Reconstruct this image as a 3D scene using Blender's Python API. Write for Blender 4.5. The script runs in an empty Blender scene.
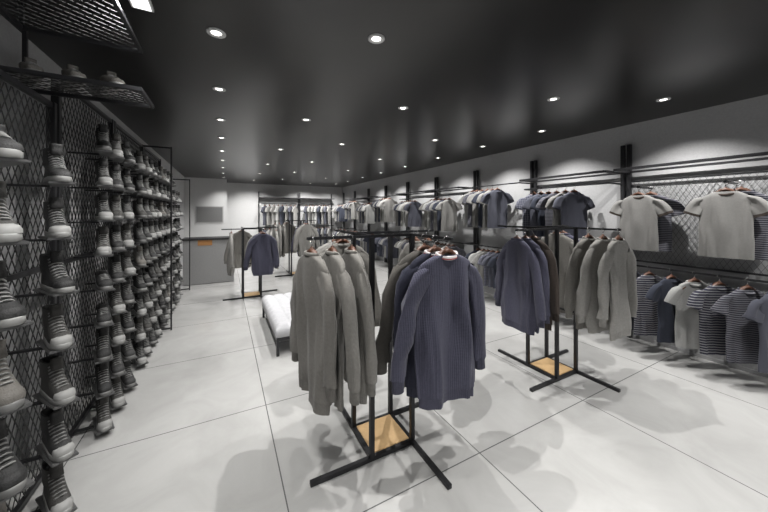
import bpy, math, random, bmesh
from mathutils import Vector, noise, Matrix
random.seed(7)
SC=bpy.context.scene; COL=SC.collection
P90=math.pi/2
# ---------------------------------------------------------------- materials
def mat(name,col,rough=.6,metal=0,emit=None,es=0,bump=None,coat=0,spec=None):
    m=bpy.data.materials.new(name); m.use_nodes=True
    nt=m.node_tree; b=nt.nodes['Principled BSDF']
    b.inputs['Base Color'].default_value=(*col,1); b.inputs['Roughness'].default_value=rough
    b.inputs['Metallic'].default_value=metal
    if spec is not None: b.inputs['Specular IOR Level'].default_value=spec
    if emit: b.inputs['Emission Color'].default_value=(*emit,1); b.inputs['Emission Strength'].default_value=es
    n=nt.nodes.new('ShaderNodeTexNoise'); tc=nt.nodes.new('ShaderNodeTexCoord')
    nt.links.new(tc.outputs['Object'],n.inputs['Vector'])
    n.inputs['Scale'].default_value=bump[0] if bump else 40
    n.inputs['Detail'].default_value=4
    mx=nt.nodes.new('ShaderNodeMixRGB'); mx.blend_type='MULTIPLY'; mx.inputs[0].default_value=.25
    mx.inputs[1].default_value=(*col,1); nt.links.new(n.outputs['Fac'],mx.inputs[2])
    if not emit: nt.links.new(mx.outputs[0],b.inputs['Base Color'])
    if bump and bump[1]>0:
        bp=nt.nodes.new('ShaderNodeBump'); bp.inputs['Strength'].default_value=bump[1]; bp.inputs['Distance'].default_value=.01
        nt.links.new(n.outputs['Fac'],bp.inputs['Height']); nt.links.new(bp.outputs[0],b.inputs['Normal'])
    return m
def N(nt,t,**k):
    n=nt.nodes.new(t)
    for a,v in k.items(): setattr(n,a,v)
    return n
def math_(nt,op,a,b=None):
    n=nt.nodes.new('ShaderNodeMath'); n.operation=op
    for i,v in enumerate((a,b)):
        if v is None: continue
        if isinstance(v,(int,float)): n.inputs[i].default_value=v
        else: nt.links.new(v,n.inputs[i])
    return n.outputs[0]
def knit(name,col,stripe=None,freq=14,check=False,thr=.6,rib=900,bs=.2):
    m=bpy.data.materials.new(name); m.use_nodes=True; nt=m.node_tree; b=nt.nodes['Principled BSDF']
    b.inputs['Roughness'].default_value=.9; b.inputs['Specular IOR Level'].default_value=.1
    b.inputs['Sheen Weight'].default_value=.08; b.inputs['Sheen Roughness'].default_value=.5
    tc=N(nt,'ShaderNodeTexCoord'); s=N(nt,'ShaderNodeSeparateXYZ'); nt.links.new(tc.outputs['Object'],s.inputs[0])
    nz=N(nt,'ShaderNodeTexNoise'); nz.inputs['Scale'].default_value=70; nz.inputs['Detail'].default_value=5; nt.links.new(tc.outputs['Object'],nz.inputs['Vector'])
    mx=N(nt,'ShaderNodeMixRGB'); mx.blend_type='MULTIPLY'; mx.inputs[0].default_value=.2 if bs<.1 else .35; mx.inputs[1].default_value=(*col,1)
    nt.links.new(nz.outputs['Fac'],mx.inputs[2]); out=mx.outputs[0]
    if stripe:
        f=math_(nt,'FRACT',math_(nt,'MULTIPLY',s.outputs['Z'],freq)); g=math_(nt,'GREATER_THAN',f,thr)
        if check:
            f2=math_(nt,'FRACT',math_(nt,'MULTIPLY',s.outputs['X'],freq)); g=math_(nt,'MULTIPLY',math_(nt,'ADD',g,math_(nt,'GREATER_THAN',f2,thr)),.5)
        m2=N(nt,'ShaderNodeMixRGB'); nt.links.new(g,m2.inputs[0]); nt.links.new(out,m2.inputs[1]); m2.inputs[2].default_value=(*stripe,1); out=m2.outputs[0]
    nt.links.new(out,b.inputs['Base Color'])
    w=math_(nt,'SINE',math_(nt,'MULTIPLY',s.outputs['X'],rib)); w2=math_(nt,'SINE',math_(nt,'MULTIPLY',s.outputs['Z'],rib*1.3))
    hh=math_(nt,'ADD',math_(nt,'MULTIPLY',w,1.0),math_(nt,'MULTIPLY',w2,.4))
    bp=N(nt,'ShaderNodeBump'); bp.inputs['Strength'].default_value=bs; bp.inputs['Distance'].default_value=.002
    nt.links.new(hh,bp.inputs['Height']); nt.links.new(bp.outputs[0],b.inputs['Normal'])
    return m
M={}
M['metal']=mat('black_steel',(.04,.04,.043),.38,.5)
M['metald']=mat('dark_steel_mesh',(.06,.06,.06),.45,.4)
M['mesh_light']=mat('grey_steel_mesh',(.17,.17,.17),.6,.1)
M['ledge']=mat('grey_ledge',(.14,.14,.14),.45,.3)
M['wall']=mat('painted_grey_wall',(.43,.43,.435),.85,bump=(60,.05))
M['walll']=mat('painted_light_wall',(.60,.60,.60),.85,bump=(60,.05))
M['ceil']=mat('black_gloss_ceiling',(.009,.0085,.0085),.28,bump=(1.2,0),spec=.42)
M['wood']=mat('oak_board',(.66,.44,.22),.45)
M['hang']=mat('hanger_wood',(.12,.05,.028),.45)
M['chrome']=mat('chrome',(.6,.6,.6),.25,1)
M['glow']=mat('lamp_glow',(1,1,1),.5,emit=(1,.96,.9),es=6)
M['panel']=mat('panel_glow',(1,1,1),.5,emit=(1,1,1),es=1.0)
M['ring']=mat('lamp_ring',(.6,.6,.6),.4,.0)
M['uph']=mat('off_white_upholstery',(.55,.55,.57),.85,bump=(120,.2))
M['count']=mat('counter_laminate',(.37,.37,.37),.5)
M['base']=mat('grey_skirting',(.22,.22,.22),.5)
M['orange']=mat('orange_plate',(.55,.27,.10),.5)
M['dark']=mat('dark_panel',(.03,.03,.032),.5)
M['sole']=mat('white_rubber',(.36,.36,.35),.55)
M['soleg']=mat('grey_rubber',(.22,.22,.215),.55)
M['lace']=mat('laces',(.34,.34,.33),.8)
M['in']=mat('shoe_lining',(.02,.02,.02),.9)
for i,c in enumerate([(.022,.022,.022),(.037,.037,.037),(.060,.058,.054),(.16,.15,.135)]):
    M['shoe%d'%i]=mat('shoe_canvas_%d'%i,c,.65,bump=(150,.3))
M['red']=knit('dark_red_trim',(.5,.10,.10)); M['whitek']=knit('white_trim',(.75,.70,.70))
M['navy']=knit('navy_knit',(.090,.090,.128),rib=560,bs=.35); M['dnavy']=knit('dark_navy_knit',(.04,.042,.062))
M['grey']=knit('grey_knit',(.215,.206,.190)); M['grey2']=knit('mid_grey_knit',(.25,.241,.223)); M['grey3']=knit('light_grey_knit',(.33,.322,.305))
M['char']=knit('charcoal_knit',(.055,.055,.055)); M['brown']=knit('brown_knit',(.07,.057,.05)); M['taupe']=knit('taupe_knit',(.12,.113,.103))
M['tgrey']=knit('grey_jersey',(.26,.255,.245),bs=.05); M['tlight']=knit('pale_jersey',(.38,.38,.37),bs=.05); M['twhite']=knit('white_jersey',(.58,.58,.58),bs=.05)
M['tnavy']=knit('navy_jersey',(.045,.05,.068),bs=.05); M['tslate']=knit('slate_jersey',(.085,.088,.11),bs=.05)
M['tstripe']=knit('striped_jersey',(.04,.04,.06),stripe=(.28,.28,.29),freq=40,thr=.68,bs=.05)
M['tstripe2']=knit('thin_striped_jersey',(.04,.04,.055),stripe=(.18,.18,.20),freq=50,thr=.5,bs=.05)
M['tcheck']=knit('checked_jersey',(.05,.055,.085),stripe=(.20,.20,.23),freq=36,check=True,thr=.6,bs=.05)
# floor
fm=bpy.data.materials.new('marble_tile_floor'); fm.use_nodes=True; nt=fm.node_tree; b=nt.nodes['Principled BSDF']
tc=N(nt,'ShaderNodeTexCoord'); s=N(nt,'ShaderNodeSeparateXYZ'); nt.links.new(tc.outputs['Object'],s.inputs[0])
def line(o,off,w):
    f=math_(nt,'FRACT',math_(nt,'ADD',math_(nt,'DIVIDE',math_(nt,'SUBTRACT',o,off),1.2),100.5))
    return math_(nt,'LESS_THAN',math_(nt,'ABSOLUTE',math_(nt,'SUBTRACT',f,.5)),w)
g=math_(nt,'MAXIMUM',line(s.outputs['X'],.3,.003),line(s.outputs['Y'],1.47,.003))
n1=N(nt,'ShaderNodeTexNoise'); n1.inputs['Scale'].default_value=2.2; n1.inputs['Detail'].default_value=9; n1.inputs['Roughness'].default_value=.62; n1.inputs['Distortion'].default_value=.8
nt.links.new(tc.outputs['Object'],n1.inputs['Vector'])
cr=N(nt,'ShaderNodeValToRGB'); cr.color_ramp.elements[0].position=.3; cr.color_ramp.elements[0].color=(.39,.388,.378,1); cr.color_ramp.elements[1].position=.68; cr.color_ramp.elements[1].color=(.47,.468,.458,1)
nt.links.new(n1.outputs['Fac'],cr.inputs[0])
mx=N(nt,'ShaderNodeMixRGB'); nt.links.new(g,mx.inputs[0]); nt.links.new(cr.outputs[0],mx.inputs[1]); mx.inputs[2].default_value=(.12,.12,.12,1)
nt.links.new(mx.outputs[0],b.inputs['Base Color']); b.inputs['Roughness'].default_value=.13; b.inputs['Specular IOR Level'].default_value=.8
# ---------------------------------------------------------------- helpers
def link(o,parent=None):
    COL.objects.link(o)
    if parent: o.parent=parent
    return o
def tag(o,label,cat,group=None):
    o['label']=label; o['category']=cat
    if group: o['group']=group
    return o
def empty(name,loc,rz=0,s=1):
    e=bpy.data.objects.new(name,None); e.empty_display_size=.05; e.location=loc; e.rotation_euler=(0,0,rz); e.scale=(s,s,s); COL.objects.link(e); return e
def mkmesh(name,vs,fs,m,smooth=False):
    me=bpy.data.meshes.new(name); me.from_pydata(vs,[],fs); 
    if m: me.materials.append(m)
    if smooth: me.polygons.foreach_set('use_smooth',[True]*len(fs))
    me.update(); return me
BX={}
def boxdata(sx,sy,sz):
    x,y,z=sx/2,sy/2,sz/2
    vs=[(-x,-y,-z),(x,-y,-z),(x,y,-z),(-x,y,-z),(-x,-y,z),(x,-y,z),(x,y,z),(-x,y,z)]
    fs=[(0,3,2,1),(4,5,6,7),(0,1,5,4),(1,2,6,5),(2,3,7,6),(3,0,4,7)]
    return vs,fs
def box(name,c,s,m,parent=None,bev=0,rz=0):
    key=(round(s[0],4),round(s[1],4),round(s[2],4),m.name,bev)
    if key not in BX:
        vs,fs=boxdata(*s); me=mkmesh(name,vs,fs,m)
        if bev:
            bm=bmesh.new(); bm.from_mesh(me); bmesh.ops.bevel(bm,geom=bm.edges[:],offset=bev,segments=2,affect='EDGES'); bm.to_mesh(me); bm.free()
        BX[key]=me
    o=bpy.data.objects.new(name,BX[key]); o.location=c; o.rotation_euler=(0,0,rz); return link(o,parent)
def obj(name,me,parent=None,loc=(0,0,0),rot=(0,0,0)):
    o=bpy.data.objects.new(name,me); o.location=loc; o.rotation_euler=rot; return link(o,parent)
def structure(o): o['kind']='structure'; return o
def loft(rings,cap0=False,cap1=False):
    vs=[];fs=[];n=len(rings[0])
    for r in rings: vs+=r
    for i in range(len(rings)-1):
        for j in range(n):
            a=i*n+j; b_=i*n+(j+1)%n; fs.append((a,b_,b_+n,a+n))
    if cap0: fs.append(tuple(range(n))[::-1])
    if cap1: fs.append(tuple((len(rings)-1)*n+j for j in range(n)))
    return vs,fs
def tube(path,r,n=8,flat=1.0,cap=True):
    path=[Vector(p) for p in path]; rings=[]
    for i,p in enumerate(path):
        t=(path[min(i+1,len(path)-1)]-path[max(i-1,0)]).normalized()
        up=Vector((0,1,0)); a=t.cross(up)
        if a.length<.1: up=Vector((1,0,0)); a=t.cross(up)
        a.normalize(); b_=a.cross(t).normalized()
        rr=r[i] if isinstance(r,list) else r
        rings.append([tuple(p+a*math.cos(2*math.pi*k/n)*rr+b_*math.sin(2*math.pi*k/n)*rr*flat) for k in range(n)])
    return loft(rings,cap,cap)
def merge(parts):
    vs=[];fs=[]
    for v,f in parts:
        o=len(vs); vs+=v; fs+=[tuple(i+o for i in q) for q in f]
    return vs,fs
def join_meshes(name,items):
    me=bpy.data.meshes.new(name); vs=[];fs=[];mi=[];mats=[]
    for v,f,m in items:
        if m not in mats: mats.append(m)
        o=len(vs); vs+=v; fs+=[tuple(i+o for i in q) for q in f]; mi+=[mats.index(m)]*len(f)
    me.from_pydata(vs,[],fs)
    for m in mats: me.materials.append(m)
    me.polygons.foreach_set('material_index',mi); me.polygons.foreach_set('use_smooth',[True]*len(fs)); me.update(); return me
# ---------------------------------------------------------------- room
XW=4.65; XL=-1.15; YB=12.8; YF=-2.2; H=2.75
T=.12
vs,fs=boxdata(1,1,1)
structure(obj('floor',mkmesh('floor',[((v[0]+.5)*(XW-XL+.5)+XL-.25,(v[1]+.5)*(YB-YF+.5)+YF-.25,v[2]*.1-.05) for v in vs],fs,fm)))
structure(box('ceiling',((XW+XL)/2,(YB+YF)/2,H+.05),(XW-XL+.5,YB-YF+.5,.1),M['ceil']))
structure(box('wall_right',(XW+T/2,(YB+YF)/2,H/2),(T,YB-YF,H),M['wall']))
structure(box('wall_left',(XL-T/2,(YB+YF)/2,H/2),(T,YB-YF,H),M['wall']))
structure(box('wall_back',((XW+XL)/2,YB+T/2,H/2),(XW-XL+2*T,T,H),M['walll']))
structure(box('wall_partition',((XL+.05)/2,11.6,H/2),(.05-XL,.2,H),M['walll']))
structure(box('open_front_lintel',((XW+XL)/2,YF-T/2,H-.2),(XW-XL+2*T,T,.4),M['wall']))  # unseen front, left open below this strip so world light fills the room
structure(box('baseboard_right',(XW-.005,(YB+YF)/2,.02),(.010,YB-YF,.04),M['wall']))
structure(box('baseboard_back',((XW+.05)/2,YB-.005,.02),(XW-.1,.010,.04),M['base']))
# ---------------------------------------------------------------- downlights
def disc(r,z,n=24): 
    return [(r*math.cos(2*math.pi*k/n),r*math.sin(2*math.pi*k/n),z) for k in range(n)]
ring_me=mkmesh('trim_ring',*loft([disc(.056,0),disc(.056,-.006),disc(.034,-.008),disc(.030,-.001)]),M['ring'],True)
glow_me=mkmesh('lamp_lens',*loft([disc(.029,-.002),disc(.027,-.004)],False,True),M['glow'])
DL=[]
for y in (-1.2,.2,1.2,2.19,3.17,4.2,5.2,6.3,7.4,8.6,9.8,11.0): DL.append((-.05,y))
for y in (-.2,1.77,3.71,5.65,7.5,9.4,11.4): DL.append((.88,y))
for y in (-1,.8,2.8,4.75,6.7,8.6,10.6): DL.append((1.72,y))
for y in (-.1,1.87,3.8,5.7,7.6,9.6,11.6): DL.append((2.92,y))
for y in (-1.2,.1,1.36,2.68,3.77,5.0,6.3,7.6,8.9,10.2,11.5): DL.append((3.92,y))
for (x,y) in DL:
    e=empty('ceiling_downlight',(x,y,H)); tag(e,'small round recessed ceiling downlight, glowing white','ceiling light','recessed ceiling downlights')
    obj('trim_ring',ring_me,e); obj('lamp_lens',glow_me,e)
    ld=bpy.data.lights.new('spot','SPOT'); ld.energy=112; ld.spot_size=math.radians(84); ld.spot_blend=.65; ld.shadow_soft_size=.012; ld.color=(1,.985,.965)
    lo=bpy.data.objects.new('lamp_beam',ld); lo.location=(0,0,-.03)
    if x>3.5: ld.energy=102; ld.spot_size=math.radians(106); ld.spot_blend=.8; lo.rotation_euler=(0,math.radians(-16),0)
    elif x<0: ld.energy=64; ld.spot_size=math.radians(112); ld.spot_blend=1; lo.rotation_euler=(math.radians(8),math.radians(10),0)
    if y>9:
        if x<0: ld.energy=70; lo.rotation_euler=(0,0,0)
        else: lo.rotation_euler=(math.radians(27),0,0); ld.energy=130; ld.spot_size=math.radians(110)
    link(lo,e)
e=empty('ceiling_panel_light',(-.405,1.97,H)); tag(e,'narrow white rectangular ceiling light panel','ceiling light')
box('panel_frame',(0,0,-.008),(.10,.28,.016),M['ring'],e); box('panel_diffuser',(0,0,-.018),(.08,.26,.004),M['panel'],e)
ld=bpy.data.lights.new('panel','AREA'); ld.energy=4; ld.shape='RECTANGLE'; ld.size=.08; ld.size_y=.26
lo=bpy.data.objects.new('panel_beam',ld); lo.location=(0,0,-.024); link(lo,e)
w=bpy.data.worlds.new('world'); SC.world=w; w.use_nodes=True
w.node_tree.nodes['Background'].inputs[0].default_value=(.95,.97,1,1); w.node_tree.nodes['Background'].inputs[1].default_value=.30
# ---------------------------------------------------------------- garments
def ringpts(hw,th,z,seed,fold,n=56,fa=1.0):
    out=[]
    for k in range(n):
        a=2*math.pi*k/n; c,s=math.cos(a),math.sin(a)
        x=hw*math.copysign(abs(c)**.75,c); y=th*math.copysign(abs(s)**.9,s)
        f=noise.noise(Vector((x*9,z*1.1+seed*3.1,seed*7.7)))*.062
        r=noise.noise(Vector((x*17+seed,z*2.6-abs(x)*5,seed*5.3))); f+=(.35-abs(r)*1.6)*.026
        y+=f*fold*fa; x+=noise.noise(Vector((z*4,seed,c*2)))*.016*fold
        out.append((x,y,z))
    return out
def garment_parts(kind,seed):
    L={'sweater':.85,'tee':.64,'shorttee':.60,'longtee':.68}[kind]
    if kind=='sweater':
        prof=[(0,.072,.034),(-.010,.095,.034),(-.028,.137,.033),(-.050,.174,.032),(-.080,.196,.031),(-.12,.203,.030),(-.17,.202,.030)]
        k=14
        for i in range(1,k+1):
            t=i/k; prof.append((-.17-(L-.06-.17)*t,.201+.010*math.sin(t*3)+.004*t,.030))
        tt=.030
    else:
        prof=[(0,.078,.028),(-.012,.10,.029),(-.03,.132,.029),(-.052,.160,.029),(-.08,.176,.029),(-.12,.180,.029),(-.17,.178,.028)]
        k=9
        for i in range(1,k+1):
            t=i/k; prof.append((-.17-(L-.17)*t,.178+.006*t,.027))
    rings=[]
    for (z,hw,th) in prof:
        d=min(1,max(0,(-z-.03)/.30)); rings.append(ringpts(hw,th,z,seed,.25+.75*d if z<-.02 else 0,fa=1 if kind=='sweater' else .75))
    body=loft(rings)
    hem=None
    if kind=='sweater':
        zz=prof[-1][0]; hw0=prof[-1][1]
        hem=loft([ringpts(hw0,tt,zz,seed,1),ringpts(hw0-.009,.027,zz-.010,seed,.95),ringpts(hw0-.011,.027,zz-.06,seed,.9)])
    sl=[];cuff=[]
    for sgn in (-1,1):
        if kind=='sweater':
            v=.025*noise.noise(Vector((seed*3.3,sgn*2.7,1)))
            P=[(.140,-.095,.040,.028),(.182,-.128,.053,.031),(.217,-.190,.057,.032),(.241+v,-.27,.053,.031),(.256+v,-.36,.052,.031),(.269+2*v,-.46,.053,.030),(.281+3*v,-.56,.052,.029),(.291+3*v,-.66,.048,.028)]
        else:
            P=[(.145,-.082,.042,.025),(.180,-.102,.055,.027),(.205,-.137,.063,.029),(.224,-.175,.066,.030),(.238,-.21,.067,.030)]
        rr=[];n=20
        for i,(x,z,ra,rb) in enumerate(P):
            x0,z0=P[max(i-1,0)][:2]; x1,z1=P[min(i+1,len(P)-1)][:2]
            t=Vector((x1-x0,0,z1-z0)).normalized(); a=Vector((-t.z,0,t.x))
            rg=[]
            for k in range(n):
                an=2*math.pi*k/n
                p=Vector((x,0,z))+a*math.cos(an)*ra+Vector((0,1,0))*math.sin(an)*rb
                p+=Vector((.8,1,0))*noise.noise(Vector((an*1.0,z*6,seed+sgn)))*.026
                rg.append((p.x*sgn,p.y,p.z))
            rr.append(rg)
        sl.append(loft(rr))
        if kind=='sweater':
            x,z,ra,rb=P[-1]
            def cr_(x,z,ra,rb): return [((x+math.cos(2*math.pi*k/16)*ra)*sgn,math.sin(2*math.pi*k/16)*rb,z) for k in range(16)]
            cuff.append(loft([cr_(x,z+.005,.044,.028),cr_(x+.001,z-.012,.035,.024),cr_(x+.003,z-.065,.036,.024)],False,True))
        else:
            o_=[(p[0]*1.0,p[1]*1.06,p[2]) for p in rr[-1]]; d_=Vector((.30*sgn,0,-1))*.018
            c0=[(p[0]-d_.x*.3,p[1],p[2]-d_.z*.3) for p in o_]; c1=[(p[0]+d_.x,p[1],p[2]+d_.z) for p in o_]
            cx=sum(p[0] for p in o_)/n; cz=sum(p[2] for p in o_)/n
            ex=lambda r,f:[(cx+(p[0]-cx)*f,p[1]*f,cz+(p[2]-cz)*f) for p in r]
            cuff.append(loft([ex(c0,1.02),ex(c1,1.0)]))
    def torus(hw,th,z,r,drop=.022):
        n=24;k=8
        rings=[]
        for i in range(n+1):
            a=2*math.pi*i/n; c=Vector((hw*math.cos(a),th*math.sin(a),z-(drop*abs(math.sin(a)) if math.sin(a)<0 else 0)))
            d=Vector((math.cos(a),math.sin(a),0))
            rings.append([tuple(c+d*math.cos(2*math.pi*q/k)*r*.6+Vector((0,0,1))*math.sin(2*math.pi*q/k)*r) for q in range(k)])
        return loft(rings)
    if kind=='sweater': col=torus(.071,.034,.003,.013); trim=torus(.077,.039,-.002,.0045)
    else: col=torus(.076,.031,-.001,.013,.034); trim=None
    return body,hem,sl,cuff,col,trim
GC={}
def gdata(kind,seed,mk,trim=None):
    key=(kind,seed,mk,trim)
    if key in GC: return GC[key]
    b_,h,sl,cu,co,tr=garment_parts(kind,seed); m=M[mk]
    cm=M[trim] if trim else m
    cum=m if kind=='sweater' else cm
    d={'body':mkmesh('body',*b_,m,True),'sleeves':[mkmesh('sleeve',*x,m,True) for x in sl],'cuffs':[mkmesh('cuff',*x,cum,True) for x in cu],
       'collar':mkmesh('collar',*co,(M['whitek'] if trim=='red' else cm),True),'hem':mkmesh('hem_band',*h,m,True) if h else None,
       'trim':mkmesh('collar_trim',*tr,M['red'],True) if (trim=='red' and tr) else None}
    items=[(*b_,m)]+[(*x,m) for x in sl]+[(*x,cum) for x in cu]+([(*h,m)] if h else [])+[(*co,cm)]
    d['joined']=join_meshes('garment',items); GC[key]=d; return d
hb=tube([(-.17,0,-.100),(-.13,0,-.076),(-.10,0,-.052),(-.06,0,-.012),(-.03,0,.014),(0,0,.022),(.03,0,.014),(.06,0,-.012),(.10,0,-.052),(.13,0,-.076),(.17,0,-.100)],[.008,.011,.012,.013,.015,.016,.015,.013,.012,.011,.008],10,1.2)
neck=tube([(0,0,.012),(0,0,.045)],[.013,.009],8)
hk=[(0,0,.03),(0,0,.062)]+[(.022*math.cos(math.radians(a)),0,.084+.022*math.sin(math.radians(a))) for a in range(-90,190,20)]
hook=tube(hk,.0028,6)
hanger_wood=mkmesh('shoulder_bar',*merge([hb,neck]),M['hang'],True); hook_me=mkmesh('hook',*hook,M['chrome'],True)
hanger_join=join_meshes('clothes_hanger',[(*merge([hb,neck]),M['hang']),(*hook,M['chrome'])])
DESC={'navy':'slate navy','dnavy':'dark navy','grey':'grey','grey2':'mid grey','grey3':'light grey','char':'charcoal','brown':'dark brown','taupe':'taupe grey',
'tgrey':'warm grey','tlight':'pale grey','twhite':'white','tnavy':'navy','tslate':'slate blue','tstripe':'navy-and-white striped','tstripe2':'finely striped','tcheck':'blue checked'}
def garment(kind,seed,mk,barpos,rz,place,group,detail=True,trim=None,sc=1.0):
    d=gdata(kind,seed,mk,trim); loc=(barpos[0],barpos[1],barpos[2]-.092*sc)
    kindw='knitted sweater' if kind=='sweater' else 'short-sleeved T-shirt'
    lab='%s %s %s'%(DESC[mk],kindw,'with pink-and-white collar '+place if trim=='red' else ('with dark trim ' if trim else 'hanging ')+place)
    nm='sweater' if kind=='sweater' else 't_shirt'
    if detail:
        e=empty(nm,loc,rz,sc); obj('body',d['body'],e)
        for q in d['sleeves']: obj('sleeve',q,e)
        for q in d['cuffs']: obj('cuff',q,e)
        obj('collar',d['collar'],e)
        if d['hem']: obj('hem_band',d['hem'],e)
        if d['trim']: obj('collar_trim',d['trim'],e)
        h=empty('clothes_hanger',loc,rz,sc); obj('shoulder_bar',hanger_wood,h); obj('hook',hook_me,h)
    else:
        e=obj(nm,d['joined'],None,loc,(0,0,rz)); h=obj('clothes_hanger',hanger_join,None,loc,(0,0,rz)); e.scale=h.scale=(sc,)*3
    tag(e,lab,'sweater' if kind=='sweater' else 't-shirt',group); tag(h,'brown wooden hanger with chrome hook '+place,'clothes hanger','wooden clothes hangers')
# ---------------------------------------------------------------- pinwheel stands
HB0=1.45
def stand(x0,y0,s=.31,a=.40,ta=.42,HB=HB0,tA=None):
    t=.03; x1,y1=x0+s,y0+s; tA=tA or ta
    e=empty('clothing_stand',(x0+s/2,y0+s/2,0)); ox,oy=x0+s/2,y0+s/2
    tag(e,'black steel four-arm garment stand with oak base board','clothing rack','four-arm clothing stands')
    def B(n,c,sz,m=M['metal'],bev=.002): return box(n,(c[0]-ox,c[1]-oy,c[2]),sz,m,e,bev)
    for (x,y) in ((x0,y0),(x1,y0),(x0,y1),(x1,y1)): B('post',(x,y,(HB-.012)/2+.012),(t,t,HB-.024))
    for z,nm,hh in ((.013,'base_bar',.026),(HB,'top_arm',.018)):
        w=t if nm=='base_bar' else .016; aa=a if nm=='base_bar' else ta; a1=a if nm=='base_bar' else tA
        B(nm,((x0-a1+x1)/2,y0,z),(s+a1,w,hh))
        B(nm,(x1,(y0-aa+y1)/2,z),(w,s+aa,hh))
        B(nm,((x0+x1+aa)/2,y1,z),(s+aa,w,hh))
        B(nm,(x0,(y0+y1+aa)/2,z),(w,s+aa,hh))
    B('crossbar',(x0+s/2,y1,.60),(s-t,.02,.02)); B('crossbar',(x1,y0+s/2,.60),(.02,s-t,.02))
    B('base_board',(x0+s/2,y0+s/2,.022),(s-t,s-t,.018),M['wood'],.003)
    return x0,y0,x1,y1
pl='on the garment stand'
def fill(stp,A=(),B_=(),C=(),D=(),detail=True,grp='sweaters on the stand',kind='sweater',jit=.04,rA=0,rC=0,rB=0,fan=0,ax=.40,asp=.105,csp=.112,HB=HB0,sA=1,sAll=1,cy=.37,dx=.36):
    x0,y0,x1,y1=stp
    for i,(mk,sd) in enumerate(A): garment(kind,sd,mk,(x0-ax+i*asp,y0,HB+.0),P90+rA+fan*(len(A)-1-i)+random.uniform(-jit,jit),pl,grp,detail,None,sA*sAll)
    for i,(mk,sd,*tr) in enumerate(C): garment(kind,sd,mk,(x1,y0-cy+i*csp,HB),rC+random.uniform(-jit,jit),pl,grp,detail,tr[0] if tr else None,sAll)
    for i,(mk,sd) in enumerate(B_): garment(kind,sd,mk,(x0,y1+dx-i*.115,HB),rB+random.uniform(-jit,jit),pl,grp,detail,None,sAll)
    for i,(mk,sd) in enumerate(D): garment(kind,sd,mk,(x1+dx-i*.115,y1,HB),P90+random.uniform(-jit,jit),pl,grp,detail,None,sAll)
st=stand(.84,1.755)
fill(st,A=[('grey',1),('grey2',2),('grey2',3)],C=[('navy',5,'red'),('dnavy',6,'red'),('taupe',7)],B_=[('grey3',8),('grey2',9)],D=[('char',10),('grey2',11)],fan=.10,rA=-.04,ax=.39,asp=.125)
st2=stand(2.80,1.76,ta=.39,tA=.58,a=.38)
fill(st2,A=[('navy',12),('navy',6),('brown',13)],C=[('grey3',14),('grey3',2),('grey2',3)],D=[('navy',12),('grey2',11)],rA=-.22,rC=-.02,ax=.56,asp=.11,csp=.125,sA=.90,dx=.30)
st3=stand(.30,6.2,HB=1.30,a=.34,ta=.36)
fill(st3,C=[('navy',5),('navy',12),('grey3',8)],A=[('grey3',9)],B_=[('grey2',2)],D=[('grey3',11)],detail=False,HB=1.30,sAll=.88,ax=.20,cy=.33,dx=.32)
st4=stand(1.5,7.9,HB=1.40)
fill(st4,A=[('grey3',8),('grey3',7),('grey2',4)],C=[('grey3',9),('grey2',3),('navy',5)],B_=[('grey3',8),('grey2',3)],detail=False,HB=1.40,sAll=.95)
# ---------------------------------------------------------------- diamond mesh
def lattice(w,h,px=.05,pz=.085,th=.0035):
    vs=[];fs=[]
    def bar(a,b_):
        d=Vector((b_[0]-a[0],b_[1]-a[1])); L=d.length
        if L<.01: return
        d/=L; n=Vector((-d.y,d.x))*th/2; o=len(vs)
        for yy in (-th/2,th/2):
            for p in (a,b_):
                for sg in (-1,1): vs.append((p[0]+n.x*sg,yy,p[1]+n.y*sg))
        for q in ((0,2,3,1),(4,5,7,6),(0,4,6,2),(1,3,7,5)): fs.append(tuple(i+o for i in q))
    k=pz/px; W,Hh=w/2,h/2
    c=-(Hh+k*W)
    while c<Hh+k*W:
        for sg in (1,-1):
            lo=(-Hh-c)/(sg*k); hi=(Hh-c)/(sg*k)
            a=max(-W,min(lo,hi)); b_=min(W,max(lo,hi))
            if b_>a: bar((a,sg*k*a+c),(b_,sg*k*b_+c))
        c+=pz
    return vs,fs
LC={}
def lat(name,c,w,h,parent,rot=(0,0,0),m=None,px=.055,pz=.10,th=.0038):
    m=m or M['metald']; key=(round(w,3),round(h,3),m.name,px,pz)
    if key not in LC: LC[key]=mkmesh(name,*lattice(w,h,px,pz,th),m)
    return obj(name,LC[key],parent,c,rot)
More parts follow.
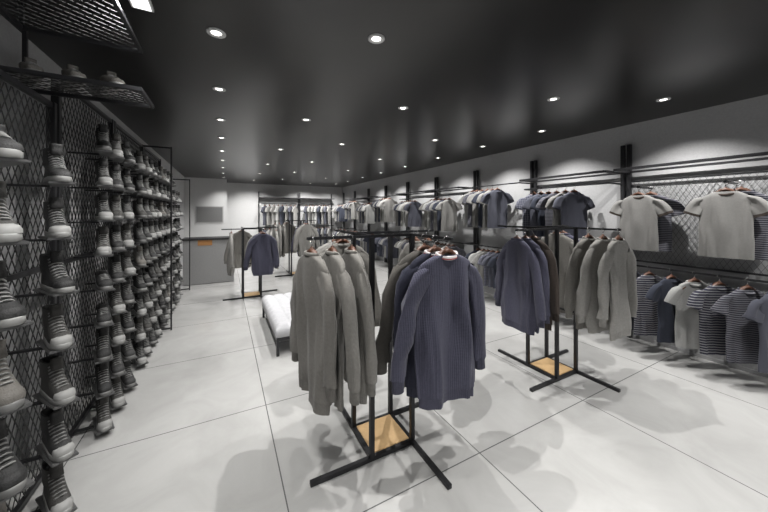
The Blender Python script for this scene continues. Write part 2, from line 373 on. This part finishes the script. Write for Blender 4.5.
# ---------------------------------------------------------------- shoes
def capring(x0,x1,wd,z,n):
    out=[]
    for k in range(n):
        a=2*math.pi*k/n; c,s=math.cos(a),math.sin(a)
        x=x0+(x1-x0)*abs(c)**.85 if c>=0 else x0+(x1-x0)*.25*c
        out.append((x,wd*math.copysign(abs(s)**.8,s),z))
    return out
def shoe_parts(high):
    n=32
    def outline(x0,x1,wd,z):
        out=[]; L=x1-x0
        for k in range(n):
            a=2*math.pi*k/n; c,s=math.cos(a),math.sin(a)
            x=(x0+x1)/2+L/2*math.copysign(abs(c)**.85,c)
            u=(x-x0)/max(L,1e-4)
            ww=wd*(.74+.10*math.cos(u*math.pi*2)+.26*max(0,math.sin((u-.25)*math.pi*.9)) if L>.19 else 1)
            out.append((x,ww*math.copysign(abs(s)**.8,s),z))
        return out
    sole=loft([outline(.004,.284,.043,0),outline(.0,.290,.047,.004),outline(.0,.290,.047,.024),outline(.003,.286,.045,.028)],True,True)
    if high:
        R=[(.006,.282,.0430,.027),(.005,.280,.0440,.040),(.006,.272,.0430,.052),(.007,.250,.0415,.062),(.008,.226,.040,.072),(.008,.206,.0385,.084),(.007,.188,.0370,.098),
           (.006,.172,.0365,.114),(.007,.160,.0360,.130),(.008,.152,.0360,.148),(.009,.147,.0360,.166),(.010,.145,.0365,.184)]
        zs=[(.226,.076),(.209,.086),(.193,.098),(.178,.112),(.166,.126),(.158,.141),(.153,.157),(.150,.172)]
    else:
        R=[(.006,.282,.0430,.027),(.005,.280,.0440,.040),(.006,.272,.0430,.052),(.007,.250,.0415,.062),(.008,.224,.040,.071),(.008,.200,.0385,.080),(.007,.176,.0370,.089),(.008,.156,.036,.097),(.010,.140,.036,.104)]
        zs=[(.224,.074),(.204,.082),(.184,.090),(.166,.097)]
    up=loft([outline(*q) for q in R])
    x0,x1,wd,z=R[-1]
    lining=loft([outline(x0,x1,wd,z),outline(x0+.007,x1-.007,wd-.006,z+.003),outline(x0+.011,x1-.011,wd-.010,z-.02),outline(x0+.013,x1-.013,wd-.012,z-.06)],False,True)
    L=[]
    for (x,zz) in zs:
        L.append(tube([(x-.016,-.027,zz-.010),(x-.003,-.015,zz+.001),(x+.001,0,zz+.003),(x-.003,.015,zz+.001),(x-.016,.027,zz-.010)],.004,6,.8))
    tr=[[(x+dx,y,zz) for (dx,y) in ((0,-.026),(.006,-.014),(.008,0),(.006,.014),(0,.026),(-.005,.014),(-.005,-.014))] for (x,zz) in ((x1+.02,z-.035),(x1+.001,z-.005),(x1+.002,z+.012),(x1+.006,z+.024))]
    tong=loft(tr,True,True)
    capz=loft([capring(.238,.2835,.0405,.028,n),capring(.236,.2815,.0405,.041,n),capring(.236,.273,.036,.053,n),capring(.238,.258,.020,.0605,n)],False,True)
    return sole,up,lining,merge(L),tong,capz
SHC={}
def shoe(pos,rz,v,high,detail,sc=1.0,place='on the wall rack'):
    key=(v,high)
    if key not in SHC:
        s_,u,l,la,t,cp=shoe_parts(high); um=M['shoe%d'%(v%4)]; sm=M['sole'] if v%3 else M['soleg']; cm_=sm if v in (1,2,10) else um
        SHC[key]=dict(sole=mkmesh('sole',*s_,sm,True),upper=mkmesh('upper',*u,um,True),lining=mkmesh('lining',*l,M['in'],True),laces=mkmesh('laces',*la,M['lace'],True),
            tongue=mkmesh('tongue',*t,um,True),toe_cap=mkmesh('toe_cap',*cp,cm_,True),
            joined=join_meshes('shoe',[(*s_,sm),(*u,um),(*l,M['in']),(*la,M['lace']),(*t,um),(*cp,cm_)]))
    d=SHC[key]
    cs=Vector((math.cos(rz),math.sin(rz),0))*.14*sc
    p=Vector(pos)-cs
    col=['black','dark grey','grey','beige'][v%4]
    if detail:
        e=empty('sneaker',p,rz,sc)
        for k in ('sole','upper','lining','laces','tongue','toe_cap'): obj(k,d[k],e)
    else:
        e=obj('sneaker',d['joined'],None,p,(0,0,rz)); e.scale=(sc,)*3
    tag(e,'%s %s sneaker with pale rubber sole %s'%(col,'high-top' if high else 'low-top',place),'shoe','sneakers on the wall shoe rack')
# ---------------------------------------------------------------- shoe racks (left wall)
XR=-.97
def shoe_rack(y0,y1,ycols,zrows,detail=True,top=2.5,rot=-42,xo=.17,sc=1.0,fin=False):
    e=empty('shoe_rack',(XR,(y0+y1)/2,0)); tag(e,'tall black steel mesh shoe rack against grey wall','shoe rack','steel mesh shoe racks'); oy=(y0+y1)/2
    for y in (y0+.02,y1-.02): box('post',(0,y-oy,top/2),(.04,.04,top),M['metal'],e,.003)
    for z in (.03,1.27,top-.02): box('rail',(0,0,z),(.025,y1-y0-.08,.03),M['metal'],e)
    lat('mesh_panel',(.0,0,top/2),y1-y0-.08,top-.1,e,(0,0,P90))
    if fin:
        y=y1-.02-oy
        box('post',(.32,y,top/2),(.018,.018,top),M['metal'],e,.003)
        for z in (.03,top-.015): box('side_rail',(.165,y,z),(.29,.018,.02),M['metal'],e)
    for y in ycols:
        for zi,z in enumerate(zrows):
            rr=math.radians(rot)+random.uniform(-.09,.09)
            box('ledge',(xo,y-oy,z-.006),(.27*sc,.10*sc,.012),M['ledge'],e,.003,rr)
            box('ledge_arm',(xo/2-.02,y-oy,z-.018),(xo-.0,.02,.012),M['metal'],e)
            v=random.choice([1,5,2,6,1,4,0,2,0,9,10,5,3]); hi=random.random()<.9
            shoe((XR+xo,y,z+.0005),rr,v,hi,detail,sc)
shoe_rack(.85,1.93,[1.22,1.62],[.05+.29*k for k in range(7)],True,2.3,sc=1.04,xo=.23,rot=-52)
shoe_rack(1.95,2.68,[2.24],[.05+.285*k for k in range(7)],True,2.3,sc=1.0,rot=-58)
rows2=[.05+.25*k for k in range(9)]
shoe_rack(2.70,3.80,[2.94,3.24,3.54],rows2,True,rot=-68,sc=.98)
shoe_rack(3.82,5.0,[4.0,4.28,4.56,4.84],rows2,False,rot=-68,fin=True,sc=.98)
shoe_rack(5.02,6.22,[5.2,5.48,5.76,6.04],rows2,False,rot=-68,sc=.98)
shoe_rack(6.24,7.4,[6.42,6.70,6.98],rows2[:8],False,top=2.3,rot=-68,fin=True,sc=.98)
def over_shelf(x0,x1,y0,y1,z,br=True):
    e=empty('overhead_shelf',((x0+x1)/2,(y0+y1)/2,z)); tag(e,'black steel framed mesh shelf high above the shoe rack','shelf','overhead mesh shelves')
    w,d=x1-x0,y1-y0
    for sy in (-1,1): box('frame_bar',(0,sy*(d/2-.010),0),(w,.02,.026),M['metal'],e,.003)
    for sx in (-1,1): box('frame_bar',(sx*(w/2-.010),0,0),(.02,d-.04,.026),M['metal'],e,.003)
    lat('mesh_base',(0,0,.010),w-.04,d-.04,e,(P90,0,0),px=.08,pz=.055,th=.004)
    if br:
        box('hanging_bracket',(-(w/2-.010),d/2-.010,(H-z)/2+.0065),(.02,.02,max(.01,H-z-.013)),M['metal'],e)
over_shelf(-1.0,-.46,1.70,2.40,2.62)
over_shelf(-1.10,-.45,2.32,2.68,2.36)
for (x,y,v,rz) in ((-1.00,2.50,3,-60),(-.82,2.50,3,-60),(-.64,2.50,7,-60)):
    shoe((x,y,2.374),math.radians(rz),v,False,True,.95,'on the overhead shelf')
# ---------------------------------------------------------------- right wall bays
def wall_bay(y0,y1,shelf=True):
    oy=(y0+y1)/2; XP=XW-.05
    e=empty('wall_rack',(XP,oy,0)); tag(e,'black steel wall-mounted clothing rack with shelf and rails','wall rack','wall clothing racks')
    for y in (y0+.025,y1-.025): box('post',(0,y-oy,1.24),(.05,.04,2.48),M['metal'],e,.003)
    L=y1-y0-.08
    xf=-.42
    if shelf:
        z=2.12
        box('shelf_bar',(xf,0,z),(.025,L,.03),M['metal'],e,.002); box('shelf_bar',(-.035,0,z),(.02,L,.025),M['metal'],e)
        for y in (-L/2+.0,L/2): box('shelf_bracket',(xf/2,y,z),(-xf-.03,.02,.03),M['metal'],e)
    return e,oy,XP,xf,L
TC=[('tnavy','tslate','tgrey','tstripe2','tnavy','tslate','tcheck','tgrey','tlight'),('tgrey','tgrey','tslate','tgrey','tnavy','tgrey','tstripe2','tlight'),('tlight','tgrey','tnavy','tgrey','tslate','tgrey')]
ybays=[.55,1.97,3.29,4.61,5.93,7.25,8.57,9.89,11.21,12.5]
for i in range(len(ybays)-1):
    y0,y1=ybays[i]+.01,ybays[i+1]-.01
    e,oy,XP,xf,L=wall_bay(y0,y1,i%3!=2)
    det=i<2; pal=TC[min(2,max(0,i//2))] if i else TC[0]
    zu=1.98 if i in (1,3,4,6,8) else 2.10
    if i==0:
        lat('mesh_panel',(-.0,0,1.5),L-.05,1.0,e,(0,0,P90),M['mesh_light'],px=.05,pz=.09,th=.0035)
        for z in (1.0,2.0): box('rail',(0,0,z),(.02,L,.02),M['metal'],e)
        for yc,fm_ in ((1.71,'tgrey'),(1.02,'tgrey')):
            za=1.90
            box('arm',(-.17,yc-oy,za),(.34,.018,.018),M['metal'],e)
            garment('tee',31,fm_,(XP-.32,yc,za),-P90,'on wall rack arm','T-shirts on the wall rack',True,'brown')
            garment('tee',32,'tstripe2',(XP-.225,yc-.08,za),-P90+.1,'on wall rack arm','T-shirts on the wall rack',True)
            garment('tee',33,'tslate',(XP-.12,yc-.03,za),-P90,'on wall rack arm','T-shirts on the wall rack',True)
    else:
        box('hanging_rail',(-.30,0,zu),(.02,L,.02),M['metal'],e)
        for y in (-L/2,L/2): box('rail_bracket',(-.15,y,zu),(.30,.018,.02),M['metal'],e)
    box('hanging_rail',(-.30,0,.98),(.02,L,.02),M['metal'],e)
    for y in (-L/2,L/2): box('rail_bracket',(-.15,y,.98),(.30,.018,.02),M['metal'],e)
    def row(z,n,kind,pal,off,ang,a=.25,b=.25,jit=.06,sc=1):
        for k in range(n):
            y=y0+a+(y1-y0-a-b)*(k+.5)/n+random.uniform(-.01,.01); 
            garment(kind,31+(k*3+off)%5,pal[(k+off)%len(pal)],(XP-.30,y,z),-math.radians(ang)+random.uniform(-jit,jit),'on the wall rack','T-shirts on the wall rack',det,None,sc)
    if i==0: row(.98,7,'longtee',('tslate','tstripe2','tstripe','tlight','tnavy','tstripe','tslate'),0,28,.06,.08,.14,1.0)
    else:
        row(zu,6,'longtee' if i in (2,3,5) else 'tee',pal,i,24,.42,.14); row(.98,6,'shorttee',TC[(i+1)%3],i*2,22,.3,.3)
# ---------------------------------------------------------------- back wall racks
for (x0,x1) in ((1.15,2.72),(2.74,4.15)):
    xc=(x0+x1)/2; e=empty('wall_rack',(xc,YB-.05,0)); tag(e,'black steel clothing rack on the rear wall','wall rack','rear wall clothing racks'); L=x1-x0
    for x in (-L/2+.02,L/2-.02): box('post',(x,0,1.22),(.04,.04,2.44),M['metal'],e)
    for z in (1.98,1.06):
        box('hanging_rail',(0,-.3,z),(L,.022,.022),M['metal'],e)
        for x in (-L/2+.02,L/2-.02): box('rail_bracket',(x,-.16,z),(.018,.28,.02),M['metal'],e)
    box('shelf_panel',(0,-.2,2.2),(L,.38,.03),M['metal'],e)
    for z in (1.98,1.06):
        for k in range(8):
            garment('longtee',31+k%5,['tgrey','tslate','tgrey','tgrey','tlight','tnavy'][(k+int(z))%6],(x0+.22+k*(L-.44)/7,YB-.35,z),math.radians(60)+random.uniform(-.08,.08),'on the rear wall rail','T-shirts on the rear wall rack',False,None,1.1)
# ---------------------------------------------------------------- bench
bx0,bx1,by0,by1=.50,1.60,3.5,4.95
e=empty('bench',((bx0+bx1)/2,(by0+by1)/2,0)); tag(e,'low upholstered bench with tufted off-white cushion and black frame','bench')
w_,l_=bx1-bx0,by1-by0
for sx in (-1,1):
    for sy in (-1,1): box('leg',(sx*(w_/2-.02),sy*(l_/2-.02),.085),(.03,.03,.17),M['metal'],e)
for sx in (-1,1): box('frame_rail',(sx*(w_/2-.02),0,.185),(.035,l_,.03),M['metal'],e)
for sy in (-1,1): box('frame_rail',(0,sy*(l_/2-.02),.185),(w_-.075,.035,.03),M['metal'],e)
nx,ny=70,100; vs=[];fs=[]
for j in range(ny+1):
    for i in range(nx+1):
        u,v=i/nx,j/ny; x=(u-.5)*w_; y=(v-.5)*l_
        ed=min(u,1-u)*w_; ed2=min(v,1-v)*l_; k=min(1,ed/.04)*min(1,ed2/.04)
        z=.30+.014*(1-(1-k)**2)+.030*(abs(math.sin(u*math.pi*7))*abs(math.sin(v*math.pi*9)))**.4*k
        vs.append((x,y,z))
for j in range(ny):
    for i in range(nx):
        a=j*(nx+1)+i; fs.append((a,a+1,a+nx+2,a+nx+1))
bd=[i for i in range(nx+1)]+[(j*(nx+1)+nx) for j in range(1,ny+1)]+[ny*(nx+1)+i for i in range(nx-1,-1,-1)]+[j*(nx+1) for j in range(ny-1,0,-1)]
prev=bd
for (z,s) in ((.27,1.01),(.22,1.008),(.202,.985)):
    cur=[]
    for q in bd: vs.append((vs[q][0]*s,vs[q][1]*s,z)); cur.append(len(vs)-1)
    for a in range(len(bd)):
        b2=(a+1)%len(bd); fs.append((prev[a],cur[a],cur[b2],prev[b2]))
    prev=cur
fs.append(tuple(prev[::-1]))
obj('cushion',mkmesh('cushion',vs,fs,M['uph'],True),e)
# ---------------------------------------------------------------- counter
e=empty('reception_counter',(-.32,8.1,0)); tag(e,'light grey reception counter with small wooden plate','counter')
box('body',(0,0,.50),(1.0,.5,.98),M['count'],e,.004); box('plinth',(0,.03,.006),(.94,.44,.012),M['dark'],e); box('worktop',(0,0,1.01),(1.04,.54,.04),M['dark'],e,.004)
box('wooden_plate',(-.08,-.253,.93),(.28,.006,.12),M['orange'],e)
e=empty('wall_picture',(-.45,11.49,1.55)); tag(e,'dim framed picture on pale wall above counter','picture')
box('frame',(0,0,0),(.8,.02,.55),M['count'],e); box('picture_panel',(0,-.012,0),(.74,.006,.49),M['mesh_light'],e)
# ---------------------------------------------------------------- camera
cd=bpy.data.cameras.new('cam'); cam=bpy.data.objects.new('camera',cd); COL.objects.link(cam); SC.camera=cam
cam.location=(0,0,1.6); cam.rotation_euler=(P90,0,-math.radians(27.9)); cd.sensor_width=36; cd.lens=300/768*36; cd.shift_y=-43/768; cd.clip_start=.05
SC.view_settings.view_transform='Standard'; SC.view_settings.exposure=.28; SC.view_settings.gamma=1.0
